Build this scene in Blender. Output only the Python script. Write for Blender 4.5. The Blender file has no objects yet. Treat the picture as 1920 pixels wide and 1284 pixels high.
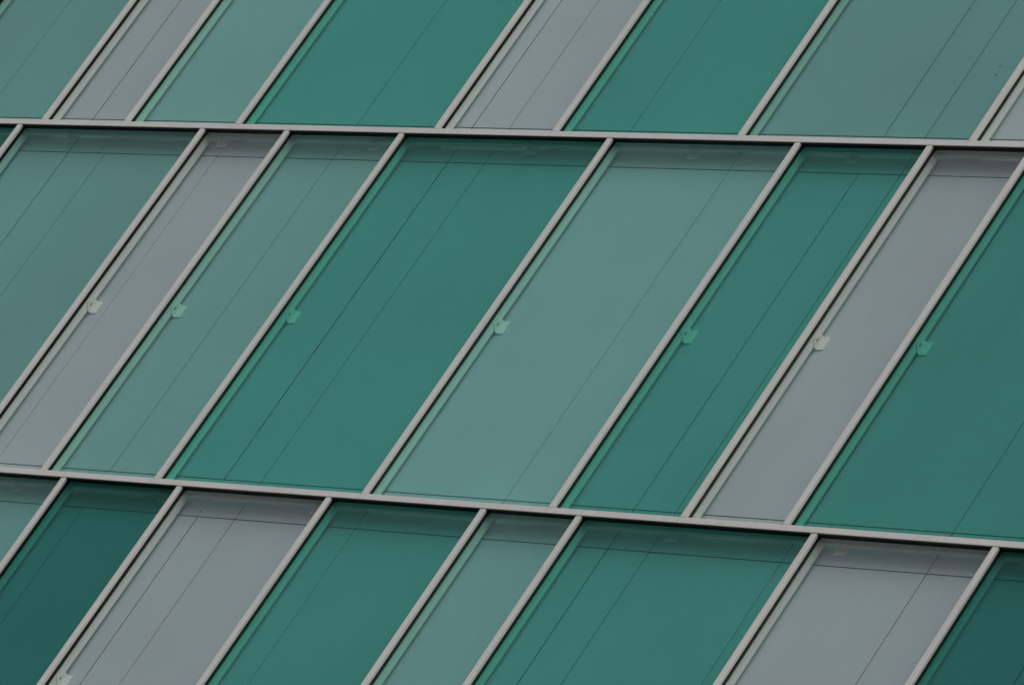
import bpy, bmesh, math, random
from mathutils import Matrix, Vector

random.seed(7)
scene = bpy.context.scene

# ------------------------------------------------------------------ camera
GROUND_TO_DATUM = 28.443          # height of the reference transom above the ground
cam_data = bpy.data.cameras.new("camera")
cam_data.sensor_width = 36.0
cam_data.lens = 264.28
cam_data.clip_start = 0.5
cam_data.clip_end = 3000.0
cam = bpy.data.objects.new("camera", cam_data)
scene.collection.objects.link(cam)
right = Vector((0.6976385, 0.5078456, 0.5053646))
down = Vector((0.0360003, 0.6796339, -0.7326675))
fwd = Vector((-0.7155449, 0.5293304, 0.4558562))
M = Matrix.Identity(4)
for i in range(3):
    M[i][0] = right[i]
    M[i][1] = -down[i]
    M[i][2] = -fwd[i]
M[0][3], M[1][3], M[2][3] = 39.3106, -28.7940, -26.8429 + GROUND_TO_DATUM
cam.matrix_world = M
scene.camera = cam

# ------------------------------------------------------------------ sky, sun, exposure
SUN_EL, SUN_AZ = math.radians(53), math.radians(150)   # azimuth clockwise from north (+Y)
world = bpy.data.worlds.new("World")
scene.world = world
world.use_nodes = True
nt = world.node_tree
nt.nodes.clear()
sky = nt.nodes.new("ShaderNodeTexSky")
sky.sky_type = 'NISHITA'
sky.sun_disc = False
sky.sun_elevation = SUN_EL
sky.sun_rotation = SUN_AZ
sky.air_density = 1.0
sky.dust_density = 4.0
hs = nt.nodes.new("ShaderNodeHueSaturation")            # grey cloud cover
hs.inputs['Saturation'].default_value = 0.22
bg = nt.nodes.new("ShaderNodeBackground")
bg.inputs['Strength'].default_value = 0.072
wo = nt.nodes.new("ShaderNodeOutputWorld")
nt.links.new(sky.outputs[0], hs.inputs['Color'])
nt.links.new(hs.outputs[0], bg.inputs[0])
nt.links.new(bg.outputs[0], wo.inputs[0])

sun_data = bpy.data.lights.new("sun", 'SUN')
sun_data.energy = 1.3
sun_data.angle = math.radians(50)
sun_data.color = (1.0, 0.97, 0.94)
sun = bpy.data.objects.new("sun", sun_data)
scene.collection.objects.link(sun)
sd = Vector((math.sin(SUN_AZ) * math.cos(SUN_EL), math.cos(SUN_AZ) * math.cos(SUN_EL), math.sin(SUN_EL)))
sun.rotation_euler = sd.to_track_quat('Z', 'Y').to_euler()
sun.location = (0, -40, 60)

scene.view_settings.view_transform = 'Standard'
scene.view_settings.look = 'None'
scene.view_settings.exposure = 0.27
scene.view_settings.gamma = 1.0
scene.view_settings.use_curve_mapping = False
scene.render.engine = 'CYCLES'
scene.cycles.transparent_max_bounces = 16
scene.cycles.max_bounces = 10
scene.cycles.diffuse_bounces = 6

# ------------------------------------------------------------------ materials
def base_mat(name):
    m = bpy.data.materials.new(name)
    m.use_nodes = True
    n = m.node_tree.nodes
    l = m.node_tree.links
    return m, n, l, n['Principled BSDF']

def painted(name, colour, rough, spec=0.4, var=0.05, scale=3.0, streak=0.0, bump=0.0, objvar=0.0):
    """Coated metal: base colour with faint cloudiness, rain streaks and piece-to-piece variation."""
    m, n, l, b = base_mat(name)
    b.inputs['Roughness'].default_value = rough
    b.inputs['Specular IOR Level'].default_value = spec
    tc = n.new('ShaderNodeTexCoord')
    geo = n.new('ShaderNodeNewGeometry')
    nz = n.new('ShaderNodeTexNoise')
    nz.inputs['Scale'].default_value = scale
    nz.inputs['Detail'].default_value = 5
    l.new(geo.outputs['Position'], nz.inputs['Vector'])
    val = n.new('ShaderNodeMapRange')
    val.inputs['From Min'].default_value = 0.3
    val.inputs['From Max'].default_value = 0.7
    val.inputs['To Min'].default_value = 1 - var
    val.inputs['To Max'].default_value = 1 + var
    l.new(nz.outputs['Fac'], val.inputs['Value'])
    cur = val.outputs[0]
    if streak > 0:
        mp = n.new('ShaderNodeMapping')
        mp.inputs['Scale'].default_value = (38, 38, 0.9)
        l.new(geo.outputs['Position'], mp.inputs['Vector'])
        s = n.new('ShaderNodeTexNoise')
        s.inputs['Scale'].default_value = 1.0
        s.inputs['Detail'].default_value = 3
        l.new(mp.outputs[0], s.inputs['Vector'])
        sm = n.new('ShaderNodeMapRange')
        sm.inputs['From Min'].default_value = 0.45
        sm.inputs['From Max'].default_value = 0.75
        sm.inputs['To Min'].default_value = 1.0
        sm.inputs['To Max'].default_value = 1 - streak
        l.new(s.outputs['Fac'], sm.inputs['Value'])
        mu = n.new('ShaderNodeMath'); mu.operation = 'MULTIPLY'
        l.new(cur, mu.inputs[0]); l.new(sm.outputs[0], mu.inputs[1])
        cur = mu.outputs[0]
    if objvar > 0:
        oi = n.new('ShaderNodeObjectInfo')
        om = n.new('ShaderNodeMapRange')
        om.inputs['To Min'].default_value = 1 - objvar
        om.inputs['To Max'].default_value = 1 + objvar
        l.new(oi.outputs['Random'], om.inputs['Value'])
        mu = n.new('ShaderNodeMath'); mu.operation = 'MULTIPLY'
        l.new(cur, mu.inputs[0]); l.new(om.outputs[0], mu.inputs[1])
        cur = mu.outputs[0]
    col = n.new('ShaderNodeVectorMath'); col.operation = 'SCALE'
    col.inputs[0].default_value = colour
    l.new(cur, col.inputs['Scale'])
    l.new(col.outputs[0], b.inputs['Base Color'])
    if bump > 0:
        bn = n.new('ShaderNodeTexNoise')
        bn.inputs['Scale'].default_value = 1.6
        bn.inputs['Detail'].default_value = 1
        l.new(geo.outputs['Position'], bn.inputs['Vector'])
        bu = n.new('ShaderNodeBump')
        bu.inputs['Strength'].default_value = 1.0
        bu.inputs['Distance'].default_value = bump
        l.new(bn.outputs['Fac'], bu.inputs['Height'])
        l.new(bu.outputs[0], b.inputs['Normal'])
    return m

def glass(name, tint, reflect=0.14):
    """Tinted pane: clear body colour per face plus a weak Fresnel reflection."""
    m = bpy.data.materials.new(name)
    m.use_nodes = True
    n = m.node_tree.nodes
    l = m.node_tree.links
    n.clear()
    out = n.new('ShaderNodeOutputMaterial')
    tr = n.new('ShaderNodeBsdfTransparent')
    oi = n.new('ShaderNodeObjectInfo')
    sc = n.new('ShaderNodeVectorMath'); sc.operation = 'SCALE'
    sc.inputs[0].default_value = [math.sqrt(c) for c in tint]
    sep = n.new('ShaderNodeSeparateColor')
    l.new(oi.outputs['Color'], sep.inputs[0])
    l.new(sep.outputs[0], sc.inputs['Scale'])      # tint strength per pane, batch differences plus painted vignette, kept as the object's colour
    l.new(sc.outputs[0], tr.inputs['Color'])
    gl = n.new('ShaderNodeBsdfGlossy')
    gl.inputs['Roughness'].default_value = 0.03
    gl.inputs['Color'].default_value = (1, 1, 1, 1)
    geo = n.new('ShaderNodeNewGeometry')
    wn = n.new('ShaderNodeTexNoise')
    wn.inputs['Scale'].default_value = 0.9
    l.new(geo.outputs['Position'], wn.inputs['Vector'])
    bu = n.new('ShaderNodeBump')
    bu.inputs['Distance'].default_value = 0.01
    l.new(wn.outputs['Fac'], bu.inputs['Height'])
    fr = n.new('ShaderNodeFresnel')
    fr.inputs['IOR'].default_value = 1.5
    mu = n.new('ShaderNodeMath'); mu.operation = 'MULTIPLY'
    mu.inputs[1].default_value = reflect
    l.new(fr.outputs[0], mu.inputs[0])
    mx = n.new('ShaderNodeMixShader')
    l.new(mu.outputs[0], mx.inputs[0])
    l.new(tr.outputs[0], mx.inputs[1])
    l.new(gl.outputs[0], mx.inputs[2])
    l.new(mx.outputs[0], out.inputs['Surface'])
    return m

MAT_CAP = painted("satin_aluminium", (0.555, 0.547, 0.532), 0.42, 0.5, 0.045, 2.2, 0.10)
MAT_BOX = painted("inner_aluminium", (0.70, 0.72, 0.675), 0.5, 0.4, 0.03, 2.0)
MAT_RUBBER = painted("black_rubber", (0.012, 0.012, 0.012), 0.8, 0.1, 0.1, 8.0)
MAT_CLAD = painted("blue_grey_cladding", (0.385, 0.445, 0.492), 0.55, 0.3, 0.055, 0.7, 0.03, 0.0015, 0.02)
MAT_BACK = painted("dark_membrane", (0.03, 0.035, 0.035), 0.9, 0.1, 0.1, 4.0)
MAT_CLEAT = painted("coated_cleat", (0.66, 0.68, 0.645), 0.5, 0.4, 0.03, 6.0)
MAT_SCREW = painted("dark_steel", (0.02, 0.022, 0.022), 0.5, 0.4, 0.05, 8.0)
MAT_UNDERSHADE = painted("underside_shade_brown", (0.085, 0.07, 0.066), 0.7, 0.2, 0.1, 6.0)  # dark brown that paints the shade on the cap undersides
MAT_FLASH = painted("white_flashing", (0.90, 0.92, 0.90), 0.4, 0.5, 0.02, 5.0)
MAT_CORE = painted("grey_render_coat", (0.38, 0.38, 0.37), 0.8, 0.2, 0.08, 0.5)
MAT_GROUND = painted("grey_paving", (0.06, 0.06, 0.058), 0.85, 0.2, 0.15, 0.4)

TINT = {
    'dark': (glass("dark_teal_glass", (0.375, 0.81, 0.715)), "dark teal glass pane"),
    'deep': (glass("deep_teal_glass", (0.25, 0.64, 0.57)), "deepest teal glass pane, darker than its neighbours"),
    'pale': (glass("sage_green_glass", (0.64, 0.925, 0.855)), "pale sage green glass pane"),
    'mist': (glass("pale_teal_glass", (0.60, 0.875, 0.81)), "pale bluish teal glass pane"),
    'clear': (glass("clear_glass", (0.94, 0.975, 0.955)), "clear glass pane showing the grey wall"),
}

# ------------------------------------------------------------------ helpers
Z0 = GROUND_TO_DATUM

def link(name, me, mat, parent=None, label=None):
    o = bpy.data.objects.new(name, me)
    scene.collection.objects.link(o)
    if mat is not None and not me.materials:
        me.materials.append(mat)
    if parent:
        o.parent = parent
    if label:
        o['label'] = label
    return o

def empty(name, loc, label, cat):
    o = bpy.data.objects.new(name, None)
    scene.collection.objects.link(o)
    o.location = loc
    o['label'] = label
    o['category'] = cat
    o['kind'] = 'thing'
    return o

def bm_box(bm, x0, x1, y0, y1, z0, z1):
    vs = [bm.verts.new(c) for c in ((x0, y0, z0), (x1, y0, z0), (x1, y1, z0), (x0, y1, z0),
                                    (x0, y0, z1), (x1, y0, z1), (x1, y1, z1), (x0, y1, z1))]
    for f in ((0, 3, 2, 1), (4, 5, 6, 7), (0, 1, 5, 4), (1, 2, 6, 5), (2, 3, 7, 6), (3, 0, 4, 7)):
        bm.faces.new([vs[i] for i in f])

def finish(bm, name):
    bmesh.ops.recalc_face_normals(bm, faces=bm.faces)
    me = bpy.data.meshes.new(name)
    bm.to_mesh(me)
    bm.free()
    return me

def box_mesh(name, *d):
    bm = bmesh.new()
    bm_box(bm, *d)
    return finish(bm, name)

def prism_mesh(name, prof, axis, a, b, smooth=False):
    """Extrude a closed profile. axis 'z': prof is (x, y); axis 'x': prof is (y, z)."""
    bm = bmesh.new()
    ends = []
    for t in (a, b):
        ends.append([bm.verts.new((p[0], p[1], t) if axis == 'z' else (t, p[0], p[1])) for p in prof])
    n = len(prof)
    for i in range(n):
        bm.faces.new((ends[0][i], ends[0][(i + 1) % n], ends[1][(i + 1) % n], ends[1][i]))
    bm.faces.new(ends[0][::-1])
    bm.faces.new(ends[1])
    return finish(bm, name)

def cap_profile(u0, u1, d, c=0.004):
    """Front cap section between u0 and u1 with rounded arrises; front at 0, back at d."""
    k = c * 0.3
    return [(u0, d), (u0, c), (u0 + k, k), (u0 + c, 0), (u1 - c, 0), (u1 - k, k), (u1, c), (u1, d)]

# ------------------------------------------------------------------ ground
g = link("ground", box_mesh("ground", -900, 900, -900, 900, -0.5, 0.0), MAT_GROUND)
g['kind'] = 'structure'

# ------------------------------------------------------------------ dimensions
STOREY = 3.6
CAP = 0.055
CAPD = 0.022          # cap depth
GASK = 0.040          # back of gasket, front of glass
BOXB = 0.114          # back of mullion box
WALL = 0.145          # face of the cladding panels
XMIN, XMAX = -11.6, 10.6

# right edges of the vertical caps, row by row (top of each row at z, datum = middle transom)
ROWS = [
    (7.2, [(-11.3, 'clear'), (-10.0, 'dark'), (-7.8, 'pale'), (-6.2, 'dark'), (-3.9, 'clear'), (-2.9, 'pale'),
           (-1.3, 'dark'), (0.95, 'clear'), (2.2, 'pale'), (4.1, 'dark'), (5.4, 'pale'), (7.6, 'dark'), (9.2, 'clear'), (10.5, None)]),
    (3.6, [(-11.4, 'dark'), (-9.45, 'clear'), (-8.172, 'mist'), (-6.469, 'clear'), (-5.467, 'pale'), (-4.157, 'dark'),
           (-1.907, 'clear'), (-0.628, 'dark'), (1.298, 'mist'), (3.569, 'clear'), (4.85, 'dark'), (6.77, 'pale'), (9.0, 'clear'), (10.4, None)]),
    (0.0, [(-11.5, 'pale'), (-9.6, 'clear'), (-8.6, 'dark'), (-6.71, 'mist'), (-4.513, 'clear'), (-3.537, 'pale'), (-2.245, 'dark'),
           (0.0, 'pale'), (1.919, 'dark'), (3.211, 'clear'), (4.186, 'dark'), (6.43, 'pale'), (7.7, 'dark'), (9.6, 'clear'), (10.5, None)]),
    (-3.6, [(-11.2, 'dark'), (-9.3, 'clear'), (-8.0, 'dark'), (-5.5, 'mist'), (-3.244, 'deep'), (-1.944, 'clear'), (-0.326, 'dark'),
            (1.278, 'pale'), (2.236, 'dark'), (4.497, 'clear'), (6.144, 'deep'), (8.4, 'pale'), (9.7, 'clear'), (10.5, None)]),
    (-7.2, [(-11.4, 'pale'), (-9.5, 'dark'), (-7.2, 'clear'), (-6.2, 'pale'), (-4.3, 'dark'), (-2.4, 'clear'), (-1.1, 'dark'),
            (0.5, 'pale'), (2.7, 'clear'), (4.0, 'dark'), (6.0, 'pale'), (7.9, 'dark'), (10.2, None)]),
]
BATCH_VIGNETTE = {4.186: 0.955, 1.278: 0.985, -0.326: 0.975, 2.236: 0.978, -2.245: 0.998, -4.157: 0.998, -0.628: 0.990, 0.0: 1.0, 1.919: 0.985,
         -3.244: 0.965, 6.144: 0.95, -1.907: 1.0, -1.944: 0.985, 4.497: 0.978}  # per-pane tint strength, with some lens corner darkening painted in
REF = -0.027          # measured line to cap edge

wall = empty("glass_facade", (0, 0, Z0),
             "outer skin of teal, pale green and clear glass panes between light grey aluminium bars", "glass facade")

def put(name, me, mat, parent=wall, label=None):
    return link(name, me, mat, parent, label)

# ------------------------------------------------------------------ cleats
def cleat_mesh():
    """Angle cleat: leg one lies on the frame (slotted), leg two on the wall (three holes).
    Local: a = length (z), -y = leg one direction, +x = leg two direction; corner at origin."""
    bm = bmesh.new()
    L, U, Vv, t, ch = 0.060, 0.072, 0.068, 0.006, 0.003

    def plate(outline, holes, to3):
        edges = []
        loops = [outline] + holes
        for lp in loops:
            vs = [bm.verts.new(to3(p, 0)) for p in lp]
            for i in range(len(vs)):
                edges.append(bm.edges.new((vs[i], vs[(i + 1) % len(vs)])))
        r = bmesh.ops.triangle_fill(bm, use_beauty=True, edges=edges)
        faces = [f for f in r['geom'] if isinstance(f, bmesh.types.BMFace)]
        ext = bmesh.ops.extrude_face_region(bm, geom=faces)
        vv = [v for v in ext['geom'] if isinstance(v, bmesh.types.BMVert)]
        off = Vector(to3((0, 0), t)) - Vector(to3((0, 0), 0))
        bmesh.ops.translate(bm, vec=off, verts=vv)

    def circ(u, v, r, n=10):
        return [(u + r * math.cos(2 * math.pi * i / n), v + r * math.sin(2 * math.pi * i / n)) for i in range(n)]

    slot = [(0.036, -0.016), (0.044, -0.016), (0.046, -0.012), (0.046, 0.012), (0.044, 0.016), (0.036, 0.016), (0.034, 0.012), (0.034, -0.012)]
    o1 = [(0.0, -L), (U - 0.045, -L), (U, -L + 0.040), (U, L - 0.040), (U - 0.045, L), (0.0, L)]
    plate(o1, [slot], lambda p, s: (s, -p[0], p[1]))
    o2 = [(t, -L), (Vv - ch, -L), (Vv, -L + ch), (Vv, L - ch), (Vv - ch, L), (t, L)]
    plate(o2, [circ(0.026, z, 0.0055) for z in (-0.036, 0.0, 0.036)], lambda p, s: (p[0], -s, p[1]))
    return finish(bm, "cleat")

def screws_mesh():
    bm = bmesh.new()
    def disc(cx, cy, cz, r, axis):
        ring0, ring1 = [], []
        for i in range(8):
            a = 2 * math.pi * i / 8
            c, s = r * math.cos(a), r * math.sin(a)
            if axis == 'y':
                ring0.append(bm.verts.new((cx + c, cy, cz + s))); ring1.append(bm.verts.new((cx + c * .8, cy - 0.003, cz + s * .8)))
            else:
                ring0.append(bm.verts.new((cx, cy + c, cz + s))); ring1.append(bm.verts.new((cx + 0.003, cy + c * .8, cz + s * .8)))
        for i in range(8):
            bm.faces.new((ring0[i], ring0[(i + 1) % 8], ring1[(i + 1) % 8], ring1[i]))
        bm.faces.new(ring1)
    for z in (-0.036, 0.0, 0.036):
        disc(0.026, -0.0002, z, 0.0050, 'y')
    disc(0.0002, -0.040, -0.002, 0.0105, 'x')
    return finish(bm, "screws")

CLEAT = cleat_mesh(); SCREWS = screws_mesh()
CLEAT.materials.append(MAT_CLEAT); SCREWS.materials.append(MAT_SCREW)

def add_cleat(kind, x, z):
    c = bpy.data.objects.new("angle_cleat", CLEAT)
    scene.collection.objects.link(c)
    c.parent = wall
    c.location = (x, WALL - 0.0015, z)
    if kind == 'soffit':        # leg one against the soffit, leg two hanging down
        c.rotation_euler = (0, math.radians(90), 0)
    s = bpy.data.objects.new("screws", SCREWS)
    scene.collection.objects.link(s)
    s.parent = c
    s['kind'] = 'stuff'
    return c

# ------------------------------------------------------------------ curtain wall, row by row
def vertical_bar(x1, zt):
    x0 = x1 - CAP
    zb = zt - STOREY + CAP
    bar = put("mullion", prism_mesh("mullion", [(x0 + 0.001, GASK + 0.0135), (x1 - 0.001, GASK + 0.0135), (x1 - 0.001, BOXB), (x0 + 0.001, BOXB)],
                                    'z', zb + 0.0005, zt - 0.0005), MAT_BOX)
    put("cover_cap", prism_mesh("cover_cap", cap_profile(x0, x1, CAPD), 'z', zb + 0.001, zt - 0.006), MAT_CAP, bar)
    put("rubber_gasket", box_mesh("rubber_gasket", x0 + 0.003, x1 - 0.0005, CAPD + 0.0003, GASK + 0.013, zb, zt - 0.001), MAT_RUBBER, bar)
    return bar

for ri, (zt, bars) in enumerate(ROWS):
    zb = zt - STOREY
    xs = [(b[0] + REF, b[1]) for b in bars]
    for i, (x1, tint) in enumerate(xs):
        vertical_bar(x1, zt)
        if ri in (1, 2, 3):
            add_cleat('mid', x1 - 0.0005, zb + 1.812)
        if tint:
            xa, xb = x1 + 0.0008, xs[i + 1][0] - CAP + 0.002
            mat, lab = TINT[tint]
            p = put("glass_pane", box_mesh("glass_pane", x1 - 0.0003, xb, GASK, GASK + 0.010, zb + CAP - 0.002, zt + 0.0003), mat, wall, lab)
            k = BATCH_VIGNETTE.get(bars[i][0], random.uniform(0.975, 0.998))
            p.color = (k, k, k, 1)

# transoms: box, gasket, and caps split at the left edge of each bar above
above = {r[0] - STOREY: r[1] for r in ROWS}
for zt in (7.2, 3.6, 0.0, -3.6, -7.2, -10.8):
    t = put("transom", box_mesh("transom", XMIN, XMAX, GASK + 0.0135, BOXB + 0.002, zt, zt + CAP), MAT_BOX)
    put("rubber_gasket", box_mesh("rubber_gasket", XMIN, XMAX, CAPD + 0.0003, GASK + 0.013, zt + 0.001, zt + CAP - 0.003), MAT_RUBBER, t)
    key = min(above, key=lambda k: abs(k - zt))
    cuts = [XMIN] + ([b[0] + REF - CAP for b in above[key]] if abs(key - zt) < .01 else [-6.0, 0.0, 6.0]) + [XMAX]
    for a, b in zip(cuts[:-1], cuts[1:]):
        if b - a > 0.05:
            put("cover_cap", prism_mesh("cover_cap", [(p[1], p[0] + zt) for p in cap_profile(0, CAP, CAPD)], 'x', a + 0.0022, b - 0.0022), MAT_CAP, t)
    put("underside_shade_strip", box_mesh("underside_shade_strip", XMIN, XMAX, 0.0045, CAPD - 0.0005, zt - 0.0025, zt - 0.0002), MAT_UNDERSHADE, t)  # added dark strip, paints the shade under the caps
    put("drip_lip", box_mesh("drip_lip", XMIN, XMAX, BOXB + 0.0025, BOXB + 0.0055, zt - 0.006, zt + CAP), MAT_BOX, t)

# a brighter strip of flashing under the middle transom, behind the wide dark pane
put("flashing_strip", prism_mesh("flashing_strip", [(BOXB + 0.0062, -0.001), (BOXB + 0.0092, -0.001), (BOXB + 0.0160, -0.036), (BOXB + 0.0130, -0.036)], "x", -1.945, -1.07), MAT_FLASH, wall, "bright strip of flashing under the bar")

# cleats under the transoms
for x in (-8.15, -6.23, -4.42, -2.68, -0.96, 0.735, 2.33, 4.05, 5.8):
    add_cleat('soffit', x, -0.0005)
for x in (-5.65, -3.92, -2.25, -0.59, 1.20, 3.02, 4.62, 6.30, 8.0):
    add_cleat('soffit', x, -3.6005)

# ------------------------------------------------------------------ cladding wall behind
clad = empty("cladding_wall", (0, 0, 0), "flat blue grey metal panel wall seen through the glass, thin joints between its panels", "wall")
def cput(name, me, mat, label=None, parent=clad):
    return link(name, me, mat, parent, label)

cput("backing_sheet", box_mesh("backing_sheet", XMIN - 0.3, XMAX + 0.3, WALL + 0.032, WALL + 0.05, Z0 - 11.2, Z0 + 7.4), MAT_BACK)
cput("wall_core", box_mesh("wall_core", XMIN - 0.3, XMAX + 0.3, WALL + 0.052, 9.0, 0.0, Z0 + 8.5), MAT_CORE)
cput("lower_render", box_mesh("lower_render", XMIN - 0.3, XMAX + 0.3, 0.02, WALL + 0.0515, 0.0, Z0 - 11.25), MAT_CORE)

# vertical joints (position, width) and storey-high panels with a narrow belt panel at every floor line
VJ = [(-11.7, .004), (-10.43, .006), (-10.02, .004), (-8.80, .004), (-7.512, .004), (-6.160, .0065), (-5.715, .0042), (-4.388, .0036), (-3.066, .0050),
      (-1.785, .0065), (-1.382, .0045), (-0.092, .0036), (1.185, .0036), (2.475, .0060), (2.880, .0050), (4.098, .004), (4.140, .004), (5.478, .0050),
      (6.800, .0060), (7.21, .0045), (8.50, .004), (9.80, .004), (10.75, .004)]
SKIP = {0.0: (-5.715, 2.475, 4.098), -3.6: (-1.785, -3.066, 4.098), 3.6: (1.185,)}
UP, LO = 0.205, -0.160

def clad_panel(name, xa, xb, za, zb, tilt):
    """Thin folded tray with a small rolled edge; sits a hair proud or back like real trays do."""
    bm = bmesh.new()
    y0 = WALL + tilt
    e = 0.0022
    f = [bm.verts.new(c) for c in ((xa + e, y0, za + e), (xb - e, y0, za + e), (xb - e, y0, zb - e), (xa + e, y0, zb - e))]
    m = [bm.verts.new(c) for c in ((xa, y0 + e, za), (xb, y0 + e, za), (xb, y0 + e, zb), (xa, y0 + e, zb))]
    b = [bm.verts.new(c) for c in ((xa, y0 + 0.028, za), (xb, y0 + 0.028, za), (xb, y0 + 0.028, zb), (xa, y0 + 0.028, zb))]
    bm.faces.new(f)
    for i in range(4):
        j = (i + 1) % 4
        bm.faces.new((f[i], m[i], m[j], f[j]))
        bm.faces.new((m[i], b[i], b[j], m[j]))
    bm.faces.new(b[::-1])
    me = finish(bm, name)
    me.materials.append(MAT_CLAD); me.materials.append(MAT_RUBBER)
    for k in range(1, 9, 2):
        me.polygons[k + 1].material_index = 1      # black seal in the joint
    me.transform(Matrix.Translation((0, 0, Z0)))
    return cput(name, me, MAT_CLAD)

for zt in (7.2, 3.6, 0.0, -3.6, -7.2):
    row = VJ if zt == 0.0 else [j for j in VJ if j[0] != 4.098]
    for (xa, wa), (xb, wb) in zip(row[:-1], row[1:]):
        clad_panel("cladding_panel", xa + wa * 0.72, xb - wb * 0.72, zt - STOREY + UP + .0035, zt + LO - .0035, random.uniform(0, 0.0008))
for zt in (7.2, 3.6, 0.0, -3.6, -7.2, -10.8):
    skip = SKIP.get(zt, (4.098,))
    js = [j for j in VJ if j[0] not in skip]
    for (xa, wa), (xb, wb) in zip(js[:-1], js[1:]):
        clad_panel("belt_panel", xa + wa * 0.72, xb - wb * 0.72, max(zt + LO + .0035, -11.1), zt + UP - .0035, random.uniform(0, 0.0008))

# small dark rivet heads on the trays
bm = bmesh.new()
ring = [bm.verts.new((0.008 * math.cos(a * math.pi / 4), 0, 0.008 * math.sin(a * math.pi / 4))) for a in range(8)]
tip = bm.verts.new((0, -0.003, 0))
for i in range(8):
    bm.faces.new((ring[i], ring[(i + 1) % 8], tip))
RIV = finish(bm, "rivet")
RIV.materials.append(MAT_SCREW)
for x, z in ((3.145, 0.923), (3.158, 0.833), (-5.795, -0.105), (-1.79, -3.712), (-1.80, -3.588)):
    r = bpy.data.objects.new("rivet", RIV)
    scene.collection.objects.link(r)
    r.parent = clad
    r.location = (x, WALL - 0.0003, Z0 + z)
